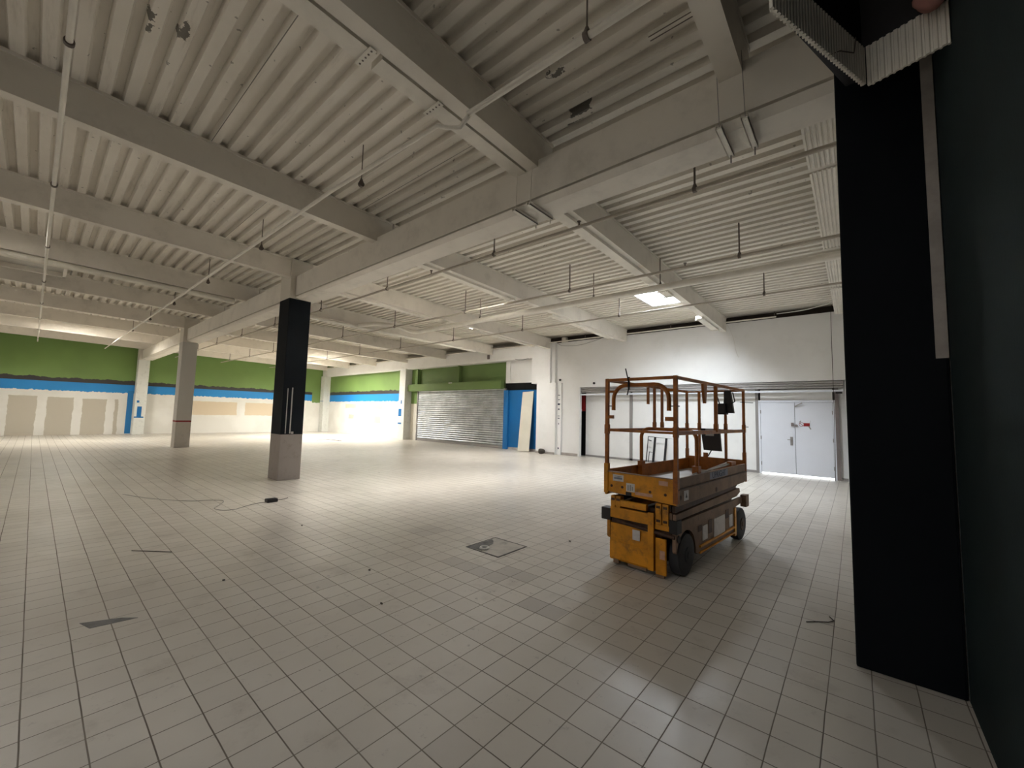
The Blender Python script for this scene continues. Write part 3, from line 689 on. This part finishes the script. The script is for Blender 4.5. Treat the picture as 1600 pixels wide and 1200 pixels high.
o = obj('steel_strip', MB().box(-21.4, -19.9, 10.1, 10.22, 0, .02).sq((-20.6, 9.3, .01), (-21.4, 10.15, .01), .02, .02), M['greym']); tag(o, 'thin dark strip lying on the bright floor near the far corner', 'metal strip')
o = obj('wire_offcut', MB().tube([(-5.83, .78, .004), (-5.7, .89, .004), (-5.5, 1.05, .004)], .004, 5), M['debris']); tag(o, 'short straight dark wire on the tiles at the left', 'wire')
o = obj('wire_offcut', MB().tube([(-.33, 3.93, .004), (-.27, 3.99, .004), (-.2, 4.02, .012), (-.17, 4.1, .004), (-.2, 4.16, .004)], .004, 5), M['debris']); tag(o, 'curled wire on the tiles beside the dark column', 'wire')
o = obj('broken_tile_patch', MB().prism([(-4.16, .32), (-4.02, .36), (-3.98, .60), (-4.06, .52)], 'z', 0, .003), M['mortar']); tag(o, 'triangular dark chipped tile patch at lower left', 'tile patch')

# access cover in the floor
t = thing('floor_access_cover', 'square floor access cover with a broken pipe hole', 'floor cover', (-3.20, 3.57, 0))
obj('slab', MB().box(-.235, .235, -.235, .235, 0, .004), M['coverslab'], t)
f4 = MB()
for q in ((-.25, -.235, -.25, .25), (.235, .25, -.25, .25), (-.25, .25, -.25, -.235), (-.25, .25, .235, .25)): f4.box(*q, 0, .006)
obj('frame', f4, M['mortar'], t)
obj('mortar_patch', MB().prism([(-.23, -.23), (-.02, -.22), (-.06, -.12), (-.10, .05), (-.16, .12), (-.22, .16)], 'z', .004, .007), M['mortar'], t)
rg = MB(); rg.tube([(-.05+.045*cos(a), -.15+.045*sin(a), .014) for a in [k*2*pi/14 for k in range(15)]], .013, 6)
obj('pipe_rim', rg, M['plaster'], t); obj('hole', MB().disc((-.05, -.15, .008), 'z', .035, .004), M['blackpl'], t)
rr = random.Random(11)
crumbs = [(-2.70, 4.35), (-2.91, 1.90), (-3.6, 2.2), (-4.3, 1.2), (-5.6, 2.4)]
LB = ['left of the lift, beyond the access cover', 'in the middle foreground', 'between cover and camera', 'at the lower left', 'nearest the black column']
for (x, y), l in zip(crumbs, LB):
    b_ = blob((x, y, .005), .012, M['debris'], 'plaster_crumb', 'small dark crumb on the tiles '+l, 'crumb', (1.3, .8, .5), int(x*10)); b_['group'] = 'crumbs on the floor'

# cables on the white wall
def cable(name, pts, r, mat, label):
    sm = []
    for i in range(len(pts)-1):
        p0, p1, p2, p3 = pts[max(i-1, 0)], pts[i], pts[i+1], pts[min(i+2, len(pts)-1)]
        for k in range(6):
            u = k/6; sm.append(tuple(.5*((2*p1[j])+(-p0[j]+p2[j])*u+(2*p0[j]-5*p1[j]+4*p2[j]-p3[j])*u*u+(-p0[j]+3*p1[j]-3*p2[j]+p3[j])*u**3) for j in range(3)))
    sm.append(pts[-1]); return tag(obj(name, MB().tube(sm, r, 6), M[mat], smooth=True), label, 'cable')
cable('hanging_cable', [(-3.0, 13.5, 4.55), (-2.85, 13.52, 4.35), (-2.73, 13.55, 3.98), (-2.68, 13.6, 3.6), (-2.62, 13.63, 3.42)], .009, 'wirew', 'pale cable end dangling on the white wall above the lift')
cable('sagging_cable', [(-.36, 12.9, 4.625), (-.42, 13.1, 4.61), (-.7, 13.3, 4.60), (-1.0, 13.36, 4.57), (-1.6, 13.38, 4.56)], .012, 'wirew', 'white cable sagging over the wall head by the dark column')
cable('drop_cable', [(-.37, 13.5, 4.66), (-.405, 13.52, 4.4), (-.41, 13.58, 3.0), (-.41, 13.6, 1.5), (-.43, 13.6, .02)], .007, 'debris', 'thin dark cable dropping straight down before the doors')
cable('loop_cable', [(-9.2, 13.63, 4.50), (-8.9, 13.63, 4.36), (-8.2, 13.63, 4.32), (-7.6, 13.63, 4.40), (-7.2, 13.63, 4.49)], .008, 'wire', 'slack grey cable looping below the wall head beside the pier')
cable('loop_cable', [(-11.3, 13.5, 3.96), (-10.9, 13.48, 3.90), (-10.55, 13.48, 3.95)], .012, 'wire', 'short grey cable under the edge beam left of the pier')
for (x, z, l) in ((-9.03, 2.98, 'nearest the pier'), (-7.5, 2.80, 'above the opening')):
    y = 13.655
    o = obj('wall_bracket', MB().disc((x, y-.01, z), 'y', .045, .04, 12), M['blackpl']); tag(o, 'small black fixing on the white wall, '+l, 'wall fixing')
o = obj('beam_fixing', MB().box(-12.98, -12.86, 13.47, 13.52, 4.08, 4.28), M['brownfr']); tag(o, 'rusty fixing on the edge beam above the shutter', 'wall fixing')
# old letter glue marks on the pier return
struct('trim_18', MB().box(-9.12, -8.93, 13.58, 13.66, 0.0, 2.86), M['white'])
gm = MB()
for z, wd, hh in ((2.36, .10, .025), (2.18, .07, .03), (2.00, .10, .07), (1.80, .07, .05), (1.53, .09, .02), (1.44, .09, .03), (1.22, .03, .06), (.25, .05, .07)):
    gm.box(-9.03-wd/2, -9.03+wd/2, 13.574, 13.58, z-hh/2, z+hh/2)
obj('glue_mark', gm, M['ink'], thing('glue_marks', 'column of small dark glue marks down the white pier edge', 'glue marks'))

# ------------------------------------------------------------------ scissor lift
PHI = radians(4.578)
lift = thing('scissor_lift', 'worn yellow scissor lift parked on the tiles, platform lowered', 'scissor lift', (-1.288, 4.240, 0), -PHI)
W0 = -0.76
def P(name, mb, mat, parent=None, label=None, smooth=False): return obj(name, mb, M[mat], parent or lift, smooth, label)
# side plates with wheel arch
def side(x0, x1):
    mb = MB(); arch = [(0.235*cos(a), 0.20+0.235*sin(a)) for a in [pi*0.93 - k*(pi*0.93+0.12)/14 for k in range(15)]]
    pts = [(-.25, .535), (-.25, .27)] + arch + [(.27, .15), (1.44, .15), (1.50, .19), (1.50, .44), (1.90, .47), (1.90, .53)]
    mb.prism(pts, 'x', x0, x1); return mb
P('side_plate', side(-.045, -.012), 'dirtshade', label='dusty, shade-darkened side plate with wheel arch')
P('side_plate', side(W0+.012, W0+.045), 'yellow')
P('chassis_box', MB().box(-.60, -.16, -.22, 1.90, .12, .50).box(-.66, -.10, .28, 1.48, .16, .50), 'rust')
P('side_tray', MB().box(-.012, .004, .33, 1.46, .20, .22).box(-.05, .004, .33, 1.46, .14, .155).box(-.05, -.0, 1.47, 1.53, .10, .44), 'yellow')
for a, b, z0, z1, mt in ((.30, .40, .36, .42, 'rust'), (.42, .56, .25, .40, 'label'), (.60, .70, .29, .43, 'rust'), (.76, 1.12, .22, .42, 'label'), (1.16, 1.27, .36, .46, 'rust'), (1.28, 1.40, .24, .38, 'label')):
    P('side_sticker' if mt == 'label' else 'slot_hole', MB().box(-.012, -.006 if mt == 'label' else -.008, a, b, z0, z1), mt)
P('vent_hole', MB().disc((-.009, -.19, .38), 'x', .035, .008), 'blackpl')
# wheels
def wheel(x, y):
    t = MB(); prof = [(0, .10), (.0, .165), (.012, .195), (.03, .20), (.09, .20), (.108, .195), (.12, .165), (.12, .10)]
    seg = 28; rings = []
    for px, r in prof: rings.append([t.bm.verts.new((x-px, y+r*cos(2*pi*k/seg), .20+r*sin(2*pi*k/seg))) for k in range(seg)])
    for a_, b_ in zip(rings, rings[1:]):
        for k in range(seg): t.bm.faces.new((a_[k], a_[(k+1) % seg], b_[(k+1) % seg], b_[k]))
    t.bm.faces.new(rings[0]); t.bm.faces.new(rings[-1][::-1])
    w_ = P('wheel', t, 'rubber', smooth=True)
    P('hub', MB().disc((x-.06, y, .20), 'x', .075, .135, 20).disc((x-.06, y, .20), 'x', .03, .15, 12), 'rubber' if y < 1 else 'rust', w_)
for x, y in ((0, 0), (0, 1.757), (W0+.12, 0), (W0+.12, 1.757)): wheel(x, y)
P('axle', MB().tube([(W0+.1, 0, .2), (-.1, 0, .2)], .03, 10).tube([(W0+.1, 1.757, .2), (-.1, 1.757, .2)], .03, 10), 'rust')
# bumper blocks at the corners
for x0, x1, y0, y1 in ((-.815, -.70, -.26, -.15), (-.075, .005, -.262, -.15)): P('corner_block', MB().box(x0, x1, y0, y1, .435, .56, bevel=.006), 'blackpl')
P('corner_block', MB().box(-.03, .04, 1.80, 1.93, .41, .56, bevel=.006), 'dirtshade')
# near end: entry panel, bent ledge, crossbars, strap
ep = MB(); ep.prism([(-.275, .07), (-.262, .05), (-.24, .05), (-.24, .42), (-.262, .42), (-.262, .25), (-.275, .235)], 'x', -.70, -.215)
P('end_panel', ep, 'yellow', label='yellow end panel with a horizontal fold')
P('end_panel', MB().box(-.205, -.10, -.268, -.24, .03, .37, bevel=.008), 'yellow')
P('end_foot', MB().box(-.66, -.60, -.27, -.22, .02, .06).box(-.50, -.30, -.262, -.24, .025, .05).box(-.20, -.12, -.262, -.24, .005, .035), 'dirtshade')
P('end_strap', MB().box(-.275, -.215, -.285, -.26, .05, .60, bevel=.004), 'yellow')
P('end_recess', MB().box(-.70, -.05, -.24, -.15, .40, .56), 'rust')
P('crossbar', MB().tube([(-.62, -.258, .445), (-.02, -.258, .405)], .018, 10), 'rust')
P('end_beam', MB().box(-.70, -.27, -.272, -.24, .475, .585, bevel=.008).box(-.70, -.30, -.265, -.22, .60, .665, bevel=.008), 'yellow')
P('end_beam', MB().box(-.21, -.07, -.265, -.22, .45, .50, bevel=.006), 'yellow')
lg = MB()
for x0, x1 in ((-.205, -.145), (-.135, -.075), (-.695, -.645), (-.635, -.585)): lg.box(x0, x1, -.268, -.19, .50, .70, bevel=.005)
lg2 = P('scissor_lug', lg, 'yellow')
hh = MB()
for x in (-.175, -.105, -.67, -.61):
    for z in (.535, .665): hh.box(x-.02, x+.02, -.2705, -.266, z-.012, z+.012)
P('lug_hole', hh, 'rust', lg2)
# folded scissor arms
for k, x in enumerate((-.045, -.085, -.70, -.66)):
    z0 = .555 if k % 2 == 0 else .56
    P('scissor_arm', MB().prism([(-.24, z0), (1.60, z0+.01), (1.74, z0+.05), (1.72, z0+.10), (-.24, z0+.06)], 'x', x, x+.032), 'dirtshade' if k < 2 else 'yellow')
    P('scissor_arm', MB().prism([(-.24, z0+.075), (1.50, z0+.11), (1.66, z0+.145), (-.24, z0+.135)], 'x', x-.004, x+.026), 'rust')
for y in (-.15, .5, 1.1, 1.6): P('cross_tube', MB().tube([(-.70, y, .60), (-.05, y, .60)], .025, 10), 'rust')
# platform
P('platform_floor', MB().box(W0+.01, -.01, -.24, 1.93, .72, .82), 'deckmet', label='bare metal platform floor')
ap = P('end_apron', MB().prism([(W0-.012, .745), (W0+.065, .735), (-.01, .705), (0.0, .70), (0.0, .945), (W0-.012, .945)], 'y', -.262, -.246), 'yellow', label='yellow end apron with stickers')
for x, z in ((-.69, .80), (-.565, .80), (-.26, .795), (-.105, .79)): P('drain_hole', MB().disc((x, -.263, z), 'y', .014, .006, 14), 'rust', ap)
P('sticker', MB().box(-.675, -.55, -.2635, -.262, .855, .922), 'label', ap); P('sticker_print', MB().box(-.66, -.565, -.2642, -.2634, .875, .895).box(-.655, -.57, -.2642, -.2634, .902, .908), 'labelbl', ap)
P('sticker', MB().box(-.52, -.425, -.2635, -.262, .765, .85), 'label', ap); P('sticker_print', MB().box(-.505, -.49, -.2642, -.2634, .775, .83).box(-.48, -.465, -.2642, -.2634, .775, .835).box(-.455, -.443, -.2642, -.2634, .78, .82), 'greym', ap)
P('sticker', MB().box(-.525, -.46, -.2635, -.262, .725, .76), 'blackpl', ap); P('sticker', MB().box(-.42, -.235, -.2635, -.262, .745, .775), 'labelpk', ap)
P('sticker', MB().box(-.17, -.08, -.2635, -.262, .875, .918), 'labelpk', ap); P('apron_lip', MB().box(W0-.012, 0, -.268, -.235, .942, .95), 'dirtshade', ap)
P('sticker', MB().box(-.44, -.36, -.2785, -.275, .30, .40), 'label'); P('sticker', MB().box(-.16, -.11, -.2705, -.268, .18, .26), 'labelpk')
for x0, x1, nm in ((-.004, .016, 'dirtshade'), (W0-.012, W0+.008, 'yellow')):
    s_ = P('platform_side', MB().prism([(-.262, .70), (-.262, .855), (1.935, .855), (1.935, .74), (1.80, .725), (1.2, .715)], 'x', x0, x1), nm, label='dusty, shade-darkened lower platform side' if nm == 'dirtshade' else None)
    P('toe_board', MB().box(x0-.006 if nm == 'dirtshade' else x0+.004, x1-.008 if nm == 'dirtshade' else x1+.008, -.25, 1.93, .85, .955), nm)
P('toe_board', MB().box(W0, 0, 1.915, 1.93, .735, 1.0), 'orange')
P('inner_liner', MB().box(W0+.02, W0+.03, -.24, 1.92, .82, .97), 'orange')
P('side_lip', MB().box(-.012, .022, -.25, 1.93, .847, .858), 'rust')
P('hole_plug', MB().disc((.0165, -.20, .775), 'x', .022, .004).disc((.0165, .78, .745), 'x', .025, .006), 'rust')
P('sticker', MB().box(.016, .0175, -.12, -.01, .735, .83), 'label'); P('sticker_print', MB().prism([(-.085, .76), (-.045, .76), (-.065, .81)], 'x', .0172, .018), 'blackpl')
# faded brand lettering
pl = P('brand_plate', MB().box(.0075, .0095, .60, 1.20, .868, .945), 'labelbl')
fc = bpy.data.curves.new('letters', 'FONT'); fc.body = 'UPRIGHT'; fc.size = .095; fc.extrude = .0008; fc.align_x = 'CENTER'; fc.align_y = 'CENTER'
to = bpy.data.objects.new('tmp', fc); COL.objects.link(to)
me = bpy.data.meshes.new_from_object(to.evaluated_get(bpy.context.evaluated_depsgraph_get())); bpy.data.objects.remove(to)
me.transform(Matrix.Translation((.0102, .90, .906)) @ Matrix.Rotation(pi/2, 4, 'Z') @ Matrix.Rotation(pi/2, 4, 'X') @ Matrix.Scale(1.15, 4, (1, 0, 0)))
me.materials.clear(); me.materials.append(M['ink']); lt = bpy.data.objects.new('brand_letters', me); COL.objects.link(lt); lt.parent = pl
# guard rails
RW = .036; zt, zm = 1.925, 1.385; ye = 1.93; y0 = -.25; xr, xl = -.005, W0+.005
for x, y in ((xr, y0), (xl, y0)): 
    P('corner_post', MB().box(x-.018, x+.018, y-.018, y+.018, .72, zt+.018, bevel=.003).box(x-.022, x+.022, y-.022, y+.022, zm-.04, zm+.06), 'orange')
    P('post_foot', MB().box(x-.023, x+.023, y-.023, y+.023, .72, 1.03), 'yellow' if x < -.3 else 'orange')
for x, y in ((xr, ye), (xl, ye)):
    P('corner_post', MB().box(x-.015, x+.015, y-.015, y+.015, .72, zt+.01).box(x-.02, x+.02, y-.02, y+.02, zm-.02, zm+.08), 'orange')
    P('post_foot', MB().box(x-.02, x+.02, y-.02, y+.02, .72, 1.10), 'orange')
P('top_rail', MB().sq((xl, y0, zt), (xr, y0, zt), .03), 'orange')
P('top_rail', MB().sq((xr, y0, zt), (xr, ye, zt), .03), 'orange'); P('top_rail', MB().sq((xl, y0, zt), (xl, ye, zt), .03), 'orange')
P('top_rail', MB().tube([(xl, ye, zt), (xr, ye, zt)], .014, 8), 'orange')
P('mid_rail', MB().sq((xl, y0, zm), (xr, y0, zm), .02, .024), 'orange')
P('mid_rail', MB().sq((xr, y0, zm), (xr, ye, zm), .02, .04), 'orange'); P('mid_rail', MB().sq((xl, y0, zm), (xl, ye, zm), .02, .03), 'orange'); P('mid_rail', MB().sq((xl, ye, zm), (xr, ye, zm), .02, .024), 'orange')
def post(x, y, z0, z1, w=.028):
    return P('rail_post', MB().box(x-w/2, x+w/2, y-w/2, y+w/2, z0, z1).box(x-w/2-.005, x+w/2+.005, y-w/2-.005, y+w/2+.005, z0, z0+.09), 'orange')
post(xl, .88, zm, zt); post(xl, 1.10, zm, zt); post(xr, .86, zm, zt, .034)
P('rail_stub', MB().box(xl-.013, xl+.013, .69, .716, 1.70, zt), 'orange'); P('rail_stub', MB().prism([(.44, zt), (.56, zt), (.52, 1.70), (.49, 1.70)], 'x', xr-.014, xr+.014), 'orange')
post(-.58, ye, zm, zt, .03); post(-.23, ye, zm, zt, .03)
for x in (-.58, -.23): P('rail_post', MB().box(x-.015, x+.015, ye-.015, ye+.015, .74, zm), 'orange')
# drop-bar arch between the near posts
def archpts(xa, xb, y, zlo, zhi, r):
    pts = [(xa, y, zlo)]; pts += [(xa+r-r*cos(t), y, zhi-r+r*sin(t)) for t in [k*pi/2/6 for k in range(7)]]
    pts += [(xb-r+r*sin(t), y, zhi-r+r*cos(t)) for t in [k*pi/2/6 for k in range(7)]]; pts.append((xb, y, zlo)); return pts
g_ = P('drop_bar_gate', MB().tube(archpts(-.685, -.075, -.24, 1.60, 1.865, .15), .021, 10), 'orange', smooth=True, label='bent tube gate hanging between the near posts')
P('gate_pin', MB().tube([(xl, -.245, 1.645), (-.685, -.245, 1.645)], .006, 6).tube([(-.075, -.245, 1.645), (.03, -.245, 1.645)], .006, 6), 'blackpl', g_)
P('gate_pin', MB().tube([(xl, -.245, 1.80), (-.67, -.24, 1.80)], .012, 6).tube([(-.09, -.24, 1.80), (xr, -.245, 1.80)], .012, 6), 'orange', g_)
P('gate_rest', MB().box(xl, xl+.075, -.265, -.235, 1.51, 1.545), 'orange'); P('gate_rest', MB().box(xr-.10, xr, -.265, -.235, 1.50, 1.54), 'orange')
P('inner_arch', MB().tube(archpts(-.70, -.06, .42, .80, zm+.015, .10), .021, 10), 'orange', smooth=True)
P('arch_foot', MB().box(-.73, -.67, .38, .46, .82, 1.02, bevel=.005), 'orange'); P('arch_foot', MB().box(-.10, -.03, .38, .46, .82, 1.02, bevel=.005), 'orange')
P('inner_rail', MB().tube([(-.07, .15, .90), (-.05, .3, .945), (-.05, 1.2, .965), (-.06, 1.6, .975)], .013, 8).tube([(-.10, .2, .90), (-.08, 1.5, .99)], .011, 8), 'deckmet')
P('rail_bracket', MB().box(-.10, -.02, 1.45, 1.62, .93, 1.0).box(-.52, -.46, 1.9, 1.92, 1.0, 1.06), 'orange')
# control box and document pouch on the far rail
cb = P('control_box', MB().box(-.34, -.19, 1.80, 1.93, 1.60, 1.75, bevel=.01), 'blackpl', label='black control box hung from the top rail')
P('control_bracket', MB().prism([(-.24, 1.62), (-.11, 1.62), (-.15, 1.93), (-.22, 1.93)], 'y', 1.86, 1.92), 'blackpl', cb)
P('joystick', MB().tube([(-.28, 1.85, 1.75), (-.31, 1.84, 1.86)], .008, 8).tube([(-.31, 1.84, 1.86), (-.315, 1.84, 1.89)], .016, 8), 'blackpl', cb)
P('control_cable', MB().tube([(-.12, 1.88, 1.90), (-.09, 1.86, 1.78), (-.14, 1.86, 1.74)], .008, 6), 'blackpl', cb)
pb = P('document_pouch', MB().prism([(-.54, 1.40), (-.50, 1.10), (-.27, 1.095), (-.29, 1.40)], 'y', 1.86, 1.90), 'blackpl', label='black document pouch hanging from the mid rail')
P('paper_label', MB().box(-.47, -.36, 1.852, 1.86, 1.30, 1.40), 'greym', pb)
P('pouch_strap', MB().tube([(-.40, 1.87, 1.10), (-.44, 1.86, 1.02)], .008, 6), 'blackpl', pb)
P('cable_tie', MB().tube([(-.52, -.25, 1.76), (-.49, -.262, 1.84), (-.50, -.27, 1.93), (-.53, -.265, 2.04)], .006, 6).tube([(-.505, -.24, 1.82), (-.49, -.27, 1.87), (-.51, -.23, 1.95)], .011, 6), 'blackpl')
P('spring_pin', MB().tube([(-.04, ye-.02, 1.77), (.12, ye-.04, 1.76)], .004, 5).tube([(-.03, ye, 1.44), (.05, ye, 1.44)], .004, 5), 'blackpl')
